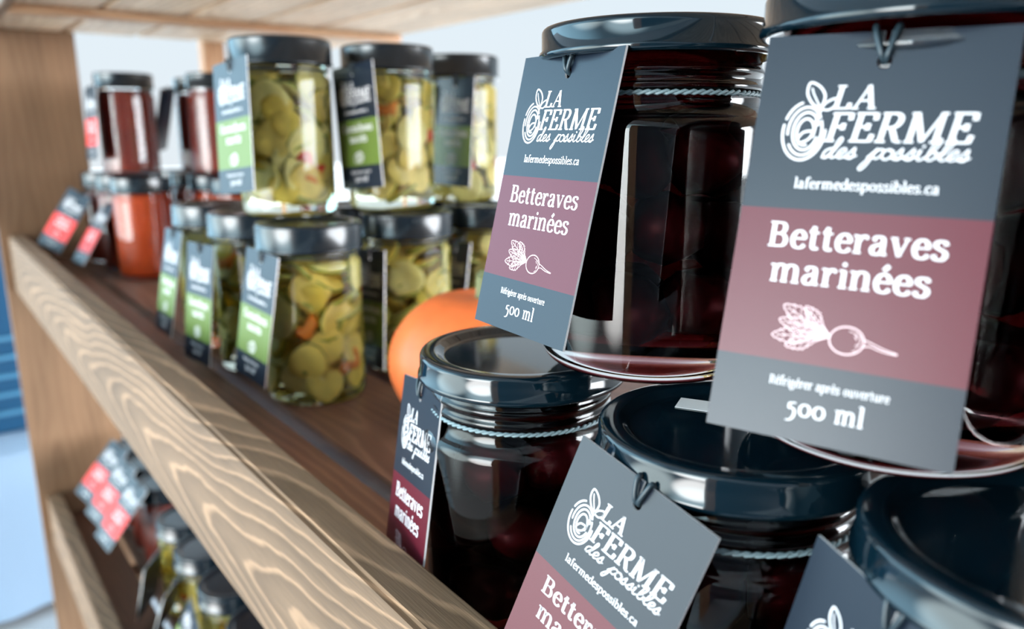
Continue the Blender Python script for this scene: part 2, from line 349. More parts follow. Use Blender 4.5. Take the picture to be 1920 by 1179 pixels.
def script(out, x0, x1, base, xh, w):
    """'des possibles' in a joined hand"""
    d = [(0,10),(14,0),(34,20),(52,70),(60,92),(40,100),(12,80),(2,40),(10,4),(30,2),(52,40),(74,130),(84,190),(72,214),(60,180),(56,90),(56,20),(68,0),(90,20)]
    e_ = lambda x: [(x,20),(x+24,40),(x+46,70),(x+44,96),(x+26,100),(x+8,70),(x+6,24),(x+24,0),(x+52,14)]
    s_ = lambda x: [(x,14),(x+22,60),(x+40,106),(x+46,100),(x+48,60),(x+54,24),(x+40,0),(x+16,4),(x+10,14),(x+40,14),(x+70,30)]
    p_ = lambda x: [(x,10),(x+26,70),(x+40,106),(x+34,60),(x+14,-60),(x-6,-112),(x-22,-100),(x-14,-60),(x+16,10),(x+44,84),(x+68,100),(x+84,78),(x+74,24),(x+52,4),(x+38,14)]
    o_ = lambda x: [(x+30,100),(x+8,84),(x+2,40),(x+18,2),(x+46,4),(x+62,44),(x+54,86),(x+34,100),(x+40,84),(x+66,78)]
    i_ = lambda x: [(x,70),(x+14,100),(x+12,60),(x+12,16),(x+26,0),(x+50,20)]
    l_ = lambda x: [(x,20),(x+30,80),(x+52,160),(x+52,204),(x+38,210),(x+24,170),(x+14,80),(x+14,20),(x+30,0),(x+54,18)]
    b_ = lambda x: [(x,20),(x+30,80),(x+52,160),(x+52,204),(x+38,210),(x+24,170),(x+14,80),(x+14,20),(x+34,0),(x+58,24),(x+58,66),(x+44,84),(x+56,70),(x+80,66)]
    W1 = [d, e_(90), s_(146)]
    W2 = [p_(290), o_(372), s_(438), s_(508), i_(578), b_(630), l_(706), e_(760), s_(816)]
    tot = 886.0; sx = (x1-x0)/tot; sy = xh/100.0
    def put(P):
        q = [(x0 + px*sx + py*sy*0.28, base + py*sy) for px, py in P]
        mono(out, cm(q, 5), w)
    for L in W1 + W2: put(L)
    dot(out, (x0+598*sx+138*sy*0.28, base+138*sy), w*1.5)
def logo():
    out = []
    cx, cy = -15.2, -24.3
    mono(out, ell(cx-0.2, cy, 5.0, 7.2, 168, 362, 30), 0.30)          # outer ring, lower part
    mono(out, ell(cx-0.2, cy+0.1, 5.0, 7.2, 105, 156, 10), 0.30)
    mono(out, ell(cx, cy, 4.0, 6.0, 35, 188, 22), 0.28)
    mono(out, ell(cx, cy, 4.0, 6.0, 215, 385, 26), 0.28)
    mono(out, ell(cx+0.2, cy, 3.0, 4.7, 20, 340, 30), 0.30)
    mono(out, ell(cx+0.2, cy-0.2, 2.0, 3.3, -20, 285, 26), 0.30)
    mono(out, cm([(-16.6,-26.2),(-15.4,-24.6),(-13.3,-24.4),(-13.9,-26.2),(-15.6,-27.2),(-16.2,-27.4)], 6), 0.28)
    mono(out, cm([(-13.0,-24.6),(-12.8,-22.0),(-12.2,-18.6)], 6), 0.36)
    mono(out, cm([(-12.2,-18.6),(-14.2,-17.6),(-15.9,-14.9),(-15.6,-12.2),(-13.2,-13.2),(-11.7,-15.6),(-12.2,-18.6)], 8), 0.28)
    mono(out, cm([(-12.4,-18.4),(-14.2,-15.4),(-15.0,-13.6)], 4), 0.18)
    mono(out, cm([(-12.2,-18.8),(-11.2,-17.2),(-9.2,-16.2),(-9.0,-17.8),(-10.4,-19.0),(-12.2,-18.8)], 7), 0.24)
    text(out, 'LA', -9.8, -0.3, -18.8, 4.05, 13, 5, 0.16)
    text(out, 'FERME', -10.2, 20.4, -26.8, 5.0, 13, 5, 0.16)
    script(out, -10.3, 20.8, -30.8, 2.35, 0.21)
    return out
def lettering(lines):
    out = []
    text(out, 'lafermedespossibles.ca', -15.5, 16.0, -38.5, 1.75, 12, 5)
    for (s, a, b, base) in lines: text(out, s, a, b, base, 4.35, 12.5, 4.6)
    text(out, 'Réfrigérer après ouverture', -13.8, 12.9, -86.8, 1.5, 12, 5)
    text(out, '500 ml', -8.8, 8.3, -93.5, 3.1, 12.0, 4.6)
    return out
def draw_beet():
    out = []; rnd = random.Random(3)
    mono(out, ell(2.0, -74.0, 3.8, 3.25, 0, 360, 30), 0.17)
    for k in range(12):
        a = rnd.uniform(-1.1, 1.1); r = rnd.uniform(0.55, 0.9)
        p = [(2.0+3.8*r*math.cos(a+t), -74.0+3.25*r*math.sin(a+t)) for t in (0, 0.12, 0.26, 0.36)]
        mono(out, p, 0.08)
    mono(out, cm([(5.6,-73.2),(7.6,-73.9),(10,-74.8),(13.0,-75.5)], 5), 0.12)
    mono(out, cm([(5.4,-75.1),(7.0,-74.6),(9.6,-75.3),(12.9,-75.7)], 5), 0.12)
    root = (-1.6, -73.6)
    for ang, ln, wd in ((168, 12.5, 2.0), (152, 13.2, 2.2), (136, 9.2, 1.7), (186, 13.5, 2.1), (200, 10.5, 1.8)):
        a = math.radians(ang); dx, dy = math.cos(a), math.sin(a); nx, ny = -dy, dx
        for sd in (1, -1):
            P = [root]
            n = 7
            for i in range(1, n*4+1):
                t = i/(n*4.0)
                w = wd*math.sin(PI*min(1, 0.12+t*0.88))**0.7*(0.72+0.28*abs(math.sin(t*n*PI)))*(0.25+0.75*min(1, t*2))
                q = 0.28+0.72*t
                P.append((root[0]+dx*ln*q+nx*sd*w, root[1]+dy*ln*q+ny*sd*w))
            P.append((root[0]+dx*ln, root[1]+dy*ln))
            mono(out, P, 0.13)
        mono(out, [(root[0]+dx*ln*t, root[1]+dy*ln*t) for t in (0, 0.5, 0.92)], 0.11)
        for t in (0.45, 0.6, 0.75):
            for sd in (1, -1):
                mono(out, [(root[0]+dx*ln*t, root[1]+dy*ln*t), (root[0]+dx*ln*(t+0.1)+nx*sd*wd*0.55, root[1]+dy*ln*(t+0.1)+ny*sd*wd*0.55)], 0.07)
    return out
def draw_slice():
    out = []
    mono(out, ell(0.5, -74, 4.6, 4.2, 0, 360, 28), 0.3); mono(out, ell(0.5, -74, 3.7, 3.3, 0, 360, 24), 0.18)
    for k in range(10):
        a = 2*PI*k/10; mono(out, [(0.5+1.2*math.cos(a), -74+1.1*math.sin(a)), (0.5+2.6*math.cos(a), -74+2.4*math.sin(a))], 0.3)
    mono(out, ell(-3.8, -74.8, 3.6, 3.6, 60, 300, 18), 0.28)
    return out
def draw_tomato():
    out = []
    mono(out, ell(0, -74.4, 5.0, 4.0, 0, 360, 28), 0.28)
    for a in (20, 60, 100, 140, 175):
        t = math.radians(a); mono(out, [(0, -71.2), (2.6*math.cos(t), -71.2+1.6*math.sin(t))], 0.25)
    return out
def ink(name, polys, M, z=0.00007):
    bm = bmesh.new()
    for poly in polys:
        vs = [bm.verts.new((px*0.001, py*0.001, z)) for px, py in poly]
        try: f = bm.faces.new(vs)
        except ValueError: continue
        f.normal_update()
        if f.normal.z < 0: f.normal_flip()
    me = bpy.data.meshes.new(name); bm.to_mesh(me); bm.free(); me.materials.append(M); return me
H1, H2 = -43.7, -80.9
def tag_mesh(name, mid, bend=0.0):
    """card 55 x 99.5 mm, three printed bands, keyhole slot at the top"""
    bm = bmesh.new(); w = 27.5; th = 0.85
    hole = [(0.3+1.7*math.cos(math.radians(a)), -7.2+1.9*math.sin(math.radians(a))) for a in range(112, 112+316+1, 20)]
    hole = [(0.3+1.7*math.cos(math.radians(a)), -7.2+1.9*math.sin(math.radians(a))) for a in [115+i*310/16 for i in range(17)]]
    bands = [([(-w, 0), (-w, H1), (w, H1), (w, 0), (0.9, 0), (0.9, -5.5)] + hole[::-1] + [(-0.4, -5.5), (-0.4, 0)], 0),
             ([(-w, H1), (-w, H2), (w, H2), (w, H1)], 1), ([(-w, H2), (-w, -99.5), (w, -99.5), (w, H2)], 0)]
    vm = {}
    def V(p, z):
        k = (round(p[0], 3), round(p[1], 3), z)
        if k not in vm: vm[k] = bm.verts.new((p[0]*0.001, p[1]*0.001, z))
        return vm[k]
    for P, mi in bands:
        f = bm.faces.new([V(p, 0.0) for p in P]); f.material_index = mi
        f = bm.faces.new([V(p, -th*0.001) for p in P][::-1]); f.material_index = 0
    outer = bands[0][0]
    loop = [(-w, 0), (-w, H1), (-w, H2), (-w, -99.5), (w, -99.5), (w, H2), (w, H1), (w, 0), (0.9, 0), (0.9, -5.5)] + hole[::-1] + [(-0.4, -5.5), (-0.4, 0)]
    for a, b in zip(loop, loop[1:]+loop[:1]):
        f = bm.faces.new([V(a, 0.0), V(a, -th*0.001), V(b, -th*0.001), V(b, 0.0)]); f.material_index = 2
    bmesh.ops.recalc_face_normals(bm, faces=bm.faces[:])
    bmesh.ops.triangulate(bm, faces=[f for f in bm.faces if len(f.verts) > 4])
    me = bpy.data.meshes.new(name); bm.to_mesh(me); bm.free()
    for k in (M_NAVY, mid, M_EDGE): me.materials.append(k)
    return me
LOGO = ink('brand_logo', logo(), M_INK)
KINDS = {
 'beet': (tag_mesh('hang_tag', M_MAROON), ink('tag_lettering', lettering([('Betteraves', -19.5, 19.6, -53.3), ('marinées', -17.5, 17.2, -61.9)]), M_INK), ink('beet_drawing', draw_beet(), M_INKP), 'beet_drawing'),
 'pickle': (tag_mesh('hang_tag', M_GREEN), ink('tag_lettering', lettering([('Cornichons', -20, 20, -53.3), ('sucrés', -11.5, 11.5, -61.9)]), M_INK), ink('pickle_drawing', draw_slice(), M_INK), 'pickle_drawing'),
 'tomato': (tag_mesh('hang_tag', M_RED), ink('tag_lettering', lettering([('Sauce', -13, 13, -53.3), ('tomate', -15, 15, -61.9)]), M_INK), ink('tomato_drawing', draw_tomato(), M_INK), 'tomato_drawing'),
}
def meshobj(name, me, parent):
    o = bpy.data.objects.new(name, me); COL.objects.link(o); o.parent = parent; return o
def hang_tag(root, kind, o, right, up, k, neck_z, neck_r):
    """o,right,up: measured pose of the card; k: moved towards / away from the eye and scaled to suit"""
    o = EYE + (Vector(o) - EYE)*k; r = Vector(right).normalized(); u = Vector(up); u = (u - r*u.dot(r)).normalized(); n = r.cross(u)
    t = bpy.data.objects.new('hang_tag', KINDS[kind][0]); COL.objects.link(t); t.parent = root
    M = Matrix((r, u, n)).transposed().to_4x4(); M.translation = o - root.location
    t.matrix_local = M @ Matrix.Scale(k, 4)
    for nm, me in (('brand_logo', LOGO), ('tag_lettering', KINDS[kind][1]), (KINDS[kind][3], KINDS[kind][2])):
        meshobj(nm, me, t)
    # cord: a ring round the neck and a loop of two strands down through the slot
    bm = bmesh.new(); N = 160
    for ph in (0, PI):
        tube(bm, [((neck_r+0.0009+0.0005*math.cos(i*2*PI*40/N+ph))*math.cos(2*PI*i/N), (neck_r+0.0009+0.0005*math.cos(i*2*PI*40/N+ph))*math.sin(2*PI*i/N), neck_z+0.0005*math.sin(i*2*PI*40/N+ph)) for i in range(N)], 0.00055, 6, True)
    ring = link('neck_cord', bm, M_TWINE if kind == 'beet' else M_STR, root)
    bm = bmesh.new()
    oo = o - root.location
    hole = oo + (r*0.0003 - u*0.0072)*k
    a0 = math.atan2(oo.y, oo.x)
    for s in (-1, 1):
        a = a0 + s*0.10
        P0 = Vector(((neck_r+0.001)*math.cos(a), (neck_r+0.001)*math.sin(a), neck_z))
        top = oo + r*0.0019*s*k + n*0.0011 + u*0.0009
        back = oo + r*0.0030*s*k - n*0.0022 - u*0.002
        tube(bm, catmull([P0, back, oo + r*0.0026*s*k + n*0.0002 + u*0.0010, oo + r*0.0022*s*k + n*0.0012 - u*0.0008, hole + n*0.0010 + r*s*0.0007 + u*0.0012, hole - n*0.0014 - u*0.0002], 7), 0.00075, 8)
    link('tag_loop', bm, M_STR, root)
    return t

# ------------------------------------------------------------------ jars
def arc_prof(cx, cz, r, a0, a1, n):
    return [(cx+r*math.cos(math.radians(a0+(a1-a0)*i/n)), cz+r*math.sin(math.radians(a0+(a1-a0)*i/n))) for i in range(n+1)]
def lid_mesh(R, H, h, rib=True, deep=False):
    """H top height, h side height"""
    bm = bmesh.new()
    rc = 0.0022 if not deep else 0.0028
    p = [(R-0.0030, H-h+0.0006), (R-0.0016, H-h), (R-0.0002, H-h+0.0002), (R+0.0006, H-h+0.0012), (R+0.0004, H-h+0.0024), (R-0.0004, H-h+0.0032)]
    p += arc_prof(R-0.0004-rc, H-rc, rc, 0, 90, 6)
    p += [(R-0.0060, H), (R-0.0075, H-0.0004), (R-0.0092, H-0.0022), (R-0.0104, H-0.0026), (R-0.0110, H-0.00262), (R-0.0115, H-0.00262), (R-0.014, H-0.00262)]
    if not deep: p += [(0.008, H-0.00262), (0, H-0.00262)]
    else: p += [(0, H-0.00262)]
    lathe(bm, p + [], 128)
    # underside
    q = [(R-0.0030, H-h+0.0006), (R-0.0030, H-0.004), (0, H-0.004)]
    lathe(bm, q, 128)
    bmesh.ops.remove_doubles(bm, verts=bm.verts[:], dist=1e-6)
    bmesh.ops.recalc_face_normals(bm, faces=bm.faces[:])
    me = bpy.data.meshes.new('lid'); bm.to_mesh(me); bm.free(); me.materials.append(M_LIDP if deep else M_LID)
    for f in me.polygons: f.use_smooth = True
    return me
def body_mesh(prof, M):
    bm = bmesh.new(); lathe(bm, prof, 128); bmesh.ops.recalc_face_normals(bm, faces=bm.faces[:])
    me = bpy.data.meshes.new('glass_body'); bm.to_mesh(me); bm.free(); me.materials.append(M)
    for f in me.polygons: f.use_smooth = True
    return me
HB = 0.1215
beet_body = body_mesh([(0, 0.0025), (0.024, 0.0022), (0.029, 0.0006), (0.0325, 0.0)] + arc_prof(0.0330, 0.0075, 0.0075, -80, 0, 8) +
    [(0.0407, 0.020), (0.0407, 0.0860)] + arc_prof(0.0347, 0.0860, 0.0060, 5, 60, 6) + [(0.0366, 0.0935), (0.0362, 0.0950)] +
    [(0.0362, 0.0985), (0.0368, 0.0993), (0.0374, 0.1003), (0.0368, 0.1013), (0.0362, 0.1022), (0.0362, 0.1034), (0.0370, 0.1042), (0.0376, 0.1052), (0.0370, 0.1062), (0.0362, 0.1072), (0.0362, 0.1150), (0, 0.1150)], M_GLASS)
def inner(prof, M, name):
    bm = bmesh.new(); lathe(bm, prof, 96); bmesh.ops.recalc_face_normals(bm, faces=bm.faces[:])
    me = bpy.data.meshes.new(name); bm.to_mesh(me); bm.free(); me.materials.append(M)
    for f in me.polygons: f.use_smooth = True
    return me
beet_liq = inner([(0, 0.0085), (0.022, 0.0080)] + arc_prof(0.0290, 0.0155, 0.0085, -75, 0, 8) + [(0.0380, 0.030), (0.0380, 0.0850)] + arc_prof(0.0330, 0.0850, 0.0050, 5, 60, 5) + [(0.0340, 0.0940), (0.0340, 0.1130), (0, 0.1130)], M_BEETL, 'beet_juice')
def blob(R, sz, seed, M, name, sub=2):
    rnd = random.Random(seed); bm = bmesh.new(); bmesh.ops.create_icosphere(bm, subdivisions=sub, radius=R)
    ph = [rnd.uniform(0, 6) for _ in range(6)]
    for v in bm.verts:
        n = v.co.normalized(); k = 1+0.10*math.sin(4*n.x+ph[0])+0.08*math.sin(5*n.y+ph[1])+0.06*math.sin(6*n.z+ph[2])
        v.co = Vector((v.co.x*sz[0], v.co.y*sz[1], v.co.z*sz[2]))*k
    me = bpy.data.meshes.new(name); bm.to_mesh(me); bm.free(); me.materials.append(M)
    for f in me.polygons: f.use_smooth = True
    return me
beet_chunks = [blob(0.0135, (1, 0.8, 0.9), s, M_BEET, 'beet_piece') for s in (1, 2, 3)]
beet_lid = lid_mesh(0.0422, HB, 0.0112)
def beet_jar(label, loc, tag):
    t = empty('beet_jar', label, 'jar', loc, 'jars of pickled beets')
    meshobj('glass_body', beet_body, t); meshobj('beet_juice', beet_liq, t); meshobj('lid', beet_lid, t)
    rnd = random.Random(int(abs(loc[0])*1e4))
    for k in range(15):
        a = rnd.uniform(0, 2*PI); lv = k // 5
        a = 2*PI*(k % 5)/5 + lv*0.6 + rnd.uniform(-.15, .15)
        o = meshobj('beet_piece', beet_chunks[k % 3], t); o.location = (0.0175*math.cos(a), 0.0175*math.sin(a), 0.024+lv*0.027+rnd.uniform(-.002, .002)); o.rotation_euler = (rnd.uniform(0, 6), rnd.uniform(0, 6), 0)
    if tag: hang_tag(t, 'beet', *tag, HB-0.0235, 0.0362)
    return t
# out past the right edge the row goes on
U1R, U1U = (0.998, -0.059, -0.002), (0.016, 0.235, 0.972)
beet_jar('upper pickled beet jar in sharp focus beside the pickles, wooden shelf reflected in its glass', (-0.1992, 0.2192, HB+0.0005), ((-0.209, 0.1867, 0.2344), U1R, U1U, 0.975))
beet_jar('upper pickled beet jar nearest the camera with the largest grey tag', (-0.1038, 0.2183, HB+0.0005), ((-0.0991, 0.1884, 0.2308), (0.943, 0.333, -0.012), (-0.085, 0.277, 0.957), 0.975))
beet_jar('lower pickled beet jar at the left, its dark tag tucked behind the front board', (-0.2407, 0.19, 0), ((-0.2724, 0.1612, 0.1046), (0.958, -0.231, 0.173), (-0.118, 0.232, 0.966), 1.0))
beet_jar('lower pickled beet jar with a steeply tilted grey tag cut by the bottom edge', (-0.1348, 0.19, 0), ((-0.1426, 0.1592, 0.1072), (0.973, 0.014, -0.232), (0.221, 0.254, 0.942), 0.925))
beet_jar('lower pickled beet jar in the bottom right corner, only tag top and lid rim visible', (-0.0475, 0.1885, 0), ((-0.0674, 0.1589, 0.1059), (0.931, -0.347, -0.115), (0.167, 0.124, 0.978), 0.95))

beet_jar('upper pickled beet jar standing just past the right edge', (-0.0100, 0.2190, HB+0.0005), None)
beet_jar('lower pickled beet jar without tag at the far right end of the row', (0.0400, 0.1890, 0), None)

# pickle jars -----------------------------------------------------
HP = 0.1405
pk_body = body_mesh([(0, 0.0022), (0.026, 0.0018), (0.031, 0.0)] + arc_prof(0.0330, 0.0060, 0.0060, -80, 0, 7) + [(0.0390, 0.02), (0.0390, 0.1075)] + arc_prof(0.0345, 0.1075, 0.0045, 5, 70, 5) +
    [(0.0362, 0.1130), (0.0362, 0.1160), (0.0370, 0.1170), (0.0362, 0.1182), (0.0362, 0.1340), (0, 0.1340)], M_GLASSP)
pk_brine = inner([(0, 0.0060), (0.024, 0.0055)] + arc_prof(0.0300, 0.0125, 0.0070, -80, 0, 6) + [(0.0370, 0.03), (0.0370, 0.106), (0.0340, 0.1125), (0.0340, 0.118), (0, 0.118)], M_BRINE, 'brine')
pk_lid = lid_mesh(0.0413, HP, 0.0215, deep=True)
def slice_mesh(r, th, seed, M):
    rnd = random.Random(seed); bm = bmesh.new(); N = 28; ph = rnd.uniform(0, 6)
    rows = [(0.0, th*0.42, 0), (r*0.45, th*0.5, 0), (r*0.86, th*0.5, 0), (r, th*0.3, 1), (r, -th*0.3, 1), (r*0.86, -th*0.5, 0), (r*0.45, -th*0.5, 0), (0.0, -th*0.42, 0)]
    rings = []
    for rr, z, _ in rows:
        if rr == 0: rings.append([bm.verts.new((0, 0, z))]); continue
        L = []
        for i in range(N):
            a = 2*PI*i/N; k = 1+0.05*math.sin(3*a+ph)+0.025*math.sin(11*a)
            L.append(bm.verts.new((rr*k*math.cos(a), rr*k*math.sin(a), z+0.06*r*math.sin(2*a+ph)*rr/r+rnd.uniform(-1, 1)*0.0001)))
        rings.append(L)
    for j, (A, B) in enumerate(zip(rings, rings[1:])):
        for i in range(N):
            k = (i+1) % N
            if len(A) == 1: f = bm.faces.new((A[0], B[i], B[k]))
            elif len(B) == 1: f = bm.faces.new((A[i], B[0], A[k]))
            else: f = bm.faces.new((A[i], B[i], B[k], A[k]))
            if rows[j][2] or rows[j+1][2]: f.material_index = 1 if (rows[j][2] and rows[j+1][2]) else 0
    bmesh.ops.recalc_face_normals(bm, faces=bm.faces[:])
    me = bpy.data.meshes.new('pickle_slice'); bm.to_mesh(me); bm.free(); me.materials.append(M); me.materials.append(M_PEEL)
    for f in me.polygons: f.use_smooth = True
    return me
SL = [slice_mesh(r, th, i, M_SLICE[i % 3]) for i, (r, th) in enumerate([(0.0150, 0.005), (0.0125, 0.006), (0.0165, 0.0045), (0.0135, 0.0055), (0.0115, 0.006), (0.0155, 0.005)])]
def strip_mesh(seed, M, name):
    rnd = random.Random(seed); bm = bmesh.new(); P = []
    for i in range(9):
        a = (i-4)*0.22; P.append((0.014*math.sin(a), 0.014*(1-math.cos(a)), 0.002*math.sin(i)))
    tube(bm, P, 0.0028, 8)
    for v in bm.verts: v.co.z *= 2.0
    me = bpy.data.meshes.new(name); bm.to_mesh(me); bm.free(); me.materials.append(M)
    for f in me.polygons: f.use_smooth = True
    return me
PEP = [(strip_mesh(1, M_PEP[0], 'pepper_strip'), 'pepper_strip'), (strip_mesh(2, M_PEP[1], 'carrot_strip'), 'carrot_strip')]
def pickle_jar(label, loc, tag, seed, group='jars of sliced pickles', n=66, z0=None):
    t = empty('pickle_jar', label, 'jar', loc, group)
    meshobj('glass_body', pk_body, t); meshobj('brine', pk_brine, t); meshobj('lid', pk_lid, t)
    rnd = random.Random(seed)
    for k in range(n):
        zz = 0.015 + 0.097*(k+0.5)/n
        a = k*2.399963 + rnd.uniform(-.4, .4)
        face = rnd.random() < 0.5
        o = meshobj('pickle_slice', SL[rnd.randrange(6)], t)
        rr = rnd.uniform(0.026, 0.031) if face else 0.0190
        o.location = (rr*math.cos(a), rr*math.sin(a), zz)
        if face: o.rotation_euler = (0, PI/2 + rnd.uniform(-.25, .25), a + rnd.uniform(-.15, .15))
        else: o.rotation_euler = (rnd.uniform(-.7, .7), rnd.uniform(-.7, .7), rnd.uniform(0, 6))
    for k in range(5):
        me, nm = PEP[0 if k % 3 == 0 else 1]
        a = rnd.uniform(0, 2*PI); o = meshobj(nm, me, t); o.location = (0.0325*math.cos(a), 0.0325*math.sin(a), rnd.uniform(0.02, 0.1))
        o.rotation_euler = (0, 0, a+PI/2 + 0.0); o.rotation_euler = (rnd.uniform(-.3, .3), rnd.uniform(-.8, .8), a - PI/2 + PI)
    if tag: hang_tag(t, 'pickle', *tag, HP-0.0245, 0.0362)
    return t
Z1 = HP + 0.0005
pickle_jar('upper sliced pickle jar leftmost of its row, beside the red jars', (-0.645, 0.256, Z1), ((-0.6202, 0.2051, 0.2612), (0.984, 0.15, 0.098), (-0.107, 0.056, 0.993), 1.012), 11)
pickle_jar('upper sliced pickle jar in the middle with red pepper showing low down', (-0.640, 0.352, Z1), ((-0.6012, 0.2975, 0.2616), (0.981, 0.171, 0.097), (-0.097, -0.005, 0.995), 1.015), 25)
pickle_jar('upper sliced pickle jar rightmost of its row, just left of the beet tag', (-0.675, 0.450, Z1), ((-0.6272, 0.4157, 0.2578), (0.992, 0.12, -0.028), (0.02, 0.061, 0.998), 1.01), 32)
pickle_jar('lower sliced pickle jar at the front edge with the full green banded tag', (-0.578, 0.243, 0), ((-0.5741, 0.2033, 0.12), (0.996, 0.074, -0.053), (0.041, 0.159, 0.986), 0.99), 4)
pickle_jar('lower sliced pickle jar behind the orange squash with a dark shaded tag', (-0.605, 0.346, 0), ((-0.587, 0.3001, 0.112), (0.996, -0.032, 0.078), (-0.075, 0.089, 0.993), 1.0), 5)
pickle_jar('lower sliced pickle jar mostly hidden behind the beet tag', (-0.625, 0.445, 0), ((-0.6052, 0.3998, 0.108), (0.99, -0.109, 0.086), (-0.065, 0.183, 0.981), 1.0), 6)
pickle_jar('lower sliced pickle jar second from the front along the shelf edge', (-0.688, 0.240, 0), ((-0.6651, 0.184, 0.118), (0.996, 0.091, 0.02), (-0.031, 0.122, 0.992), 1.02), 7)
pickle_jar('lower sliced pickle jar third along the shelf edge, next to the orange jar', (-0.795, 0.238, 0), ((-0.7789, 0.1925, 0.118), (1.0, 0.012, 0.009), (-0.011, 0.193, 0.981), 1.0), 8, n=34)
pickle_jar('sliced pickle jar behind the front row supporting the middle upper jar', (-0.700, 0.340, 0), None, 9, n=34)
pickle_jar('sliced pickle jar in the back row supporting the rightmost upper jar', (-0.725, 0.440, 0), None, 10, n=30)

# tomato jars -----------------------------------------------------
HT = 0.146
tm_body = body_mesh([(0, 0.002), (0.028, 0.0)] + arc_prof(0.0330, 0.0060, 0.0060, -85, 0, 7) + [(0.0390, 0.02), (0.0390, 0.113)] + arc_prof(0.0345, 0.113, 0.0045, 5, 70, 5) +
    [(0.0362, 0.1185), (0.0362, 0.139), (0, 0.139)], M_GLASS)
tm_in = [inner([(0, 0.0055), (0.029, 0.0055)] + arc_prof(0.0320, 0.0105, 0.0050, -85, 0, 6) + [(0.0372, 0.02), (0.0372, 0.112), (0.0340, 0.118), (0.0340, 0.122), (0, 0.122)], M, 'sauce') for M in (M_TOM, M_TOMD)]
tm_lid = lid_mesh(0.0405, HT, 0.0225, deep=True)
def tomato_jar(label, loc, tag, dark=0, group='jars of red sauce'):
    t = empty('sauce_jar', label, 'jar', loc, group)
    meshobj('glass_body', tm_body, t); meshobj('red_sauce', tm_in[dark], t); meshobj('lid', tm_lid, t)
    if tag: hang_tag(t, 'tomato', *tag, HT-0.0255, 0.0362)
    return t
TAGD = ((-0.033, -0.044, -0.024), (0.95, 0.22, -0.10), (-0.02, 0.53, 0.85))
def rel(loc, d, H): return (loc[0]+d[0], loc[1]+d[1], loc[2]+H+d[2])
tomato_jar('lower orange-red sauce jar nearest, without a visible tag, behind the pickle tags', (-1.232, 0.265, 0), None)
tomato_jar('lower sauce jar with a narrow red tag leaning on the front board', (-1.325, 0.262, 0), ((-1.2989, 0.2324, 0.1044), (0.993, 0.11, -0.03), (-0.032, 0.52, 0.853), 1.0), 1)
tomato_jar('lower sauce jar with the wide red tag closest to the end panel', (-1.418, 0.258, 0), ((-1.3896, 0.2104, 0.1164), (0.873, 0.395, -0.285), (0.033, 0.537, 0.843), 1.0), 1)
tomato_jar('upper dark red sauce jar leftmost, in front of the bright opening', (-1.29, 0.270, HT+0.0005), ((-1.2484, 0.2175, 0.2706), (0.996, 0.084, 0.038), (-0.045, 0.084, 0.995), 1.03), 1)
tomato_jar('upper dark red sauce jar just left of the pickles', (-1.215, 0.378, HT+0.0005), None, 1)
tomato_jar('upper dark red sauce jar behind another, its slanting tag seen edge on', (-1.335, 0.392, HT+0.0005), ((-1.3045, 0.3345, 0.2754), (0.80, -0.60, -0.10), (0.10, 0.255, 0.966), 1.0), 1)
tomato_jar('lower sauce jar of the second row, under the jar beside the pickles', (-1.225, 0.372, 0), None, 0)
tomato_jar('lower sauce jar of the second row nearer the end panel', (-1.335, 0.375, 0), None, 1)
tomato_jar('lower sauce jar of the second row tight against the end panel', (-1.432, 0.372, 0), None, 1)
tomato_jar('lower orange sauce jar half hidden behind the upper pickle jar', (-1.118, 0.372, 0), None, 0)

# the lower tier ---------------------------------------------------
ZL = -0.459
g2 = 'jars on the lower tier'
tomato_jar('lower tier sauce jar with the nearest of three cascading red tags', (-1.205, 0.248, ZL), ((-1.1856, 0.2097, -0.3022), (0.98, 0.145, -0.132), (-0.018, 0.60, 0.80), 1.0), 1, g2)
tomato_jar('lower tier sauce jar with the middle one of three cascading red tags', (-1.295, 0.250, ZL), ((-1.268, 0.2120, -0.2990), (0.97, 0.19, -0.15), (-0.022, 0.60, 0.80), 1.0), 1, g2)
tomato_jar('lower tier sauce jar with the farthest of three cascading red tags', (-1.388, 0.250, ZL), ((-1.3465, 0.2154, -0.2961), (0.958, 0.235, -0.165), (-0.027, 0.644, 0.765), 1.0), 1, g2)
for i, (xx, yy, lb, tg) in enumerate((
    (-0.872, 0.243, 'lower tier pickle jar with its black lid below the front board', ((-0.868, 0.196, -0.345), (0.93, -0.10, -0.35), (0.33, 0.30, 0.90), 1.0)),
    (-0.975, 0.243, 'lower tier pickle jar with a steep green tag seen nearly edge on', ((-0.965, 0.198, -0.350), (0.62, -0.70, -0.30), (0.15, 0.42, 0.89), 1.0)),
    (-1.075, 0.245, 'lower tier pickle jar beside the red tags', ((-1.045, 0.192, -0.350), (0.70, -0.66, -0.20), (0.05, 0.36, 0.93), 1.0)),
    (-0.770, 0.245, 'lower tier pickle jar peeking below the front board at the picture bottom', None),
    (-1.010, 0.480, 'lower tier pickle jar of the back row in the middle below the slat gap', None),
    (-0.905, 0.478, 'lower tier pickle jar of the back row nearest, glimpsed through the slat gap', None),
    (-1.115, 0.482, 'lower tier pickle jar of the back row, farthest seen through the slat gap', None),
    (-0.665, 0.245, 'lower tier pickle jar seen through the slat gap', None))):
    pickle_jar(lb, (xx, yy, ZL), tg, 40+i, g2, n=30)

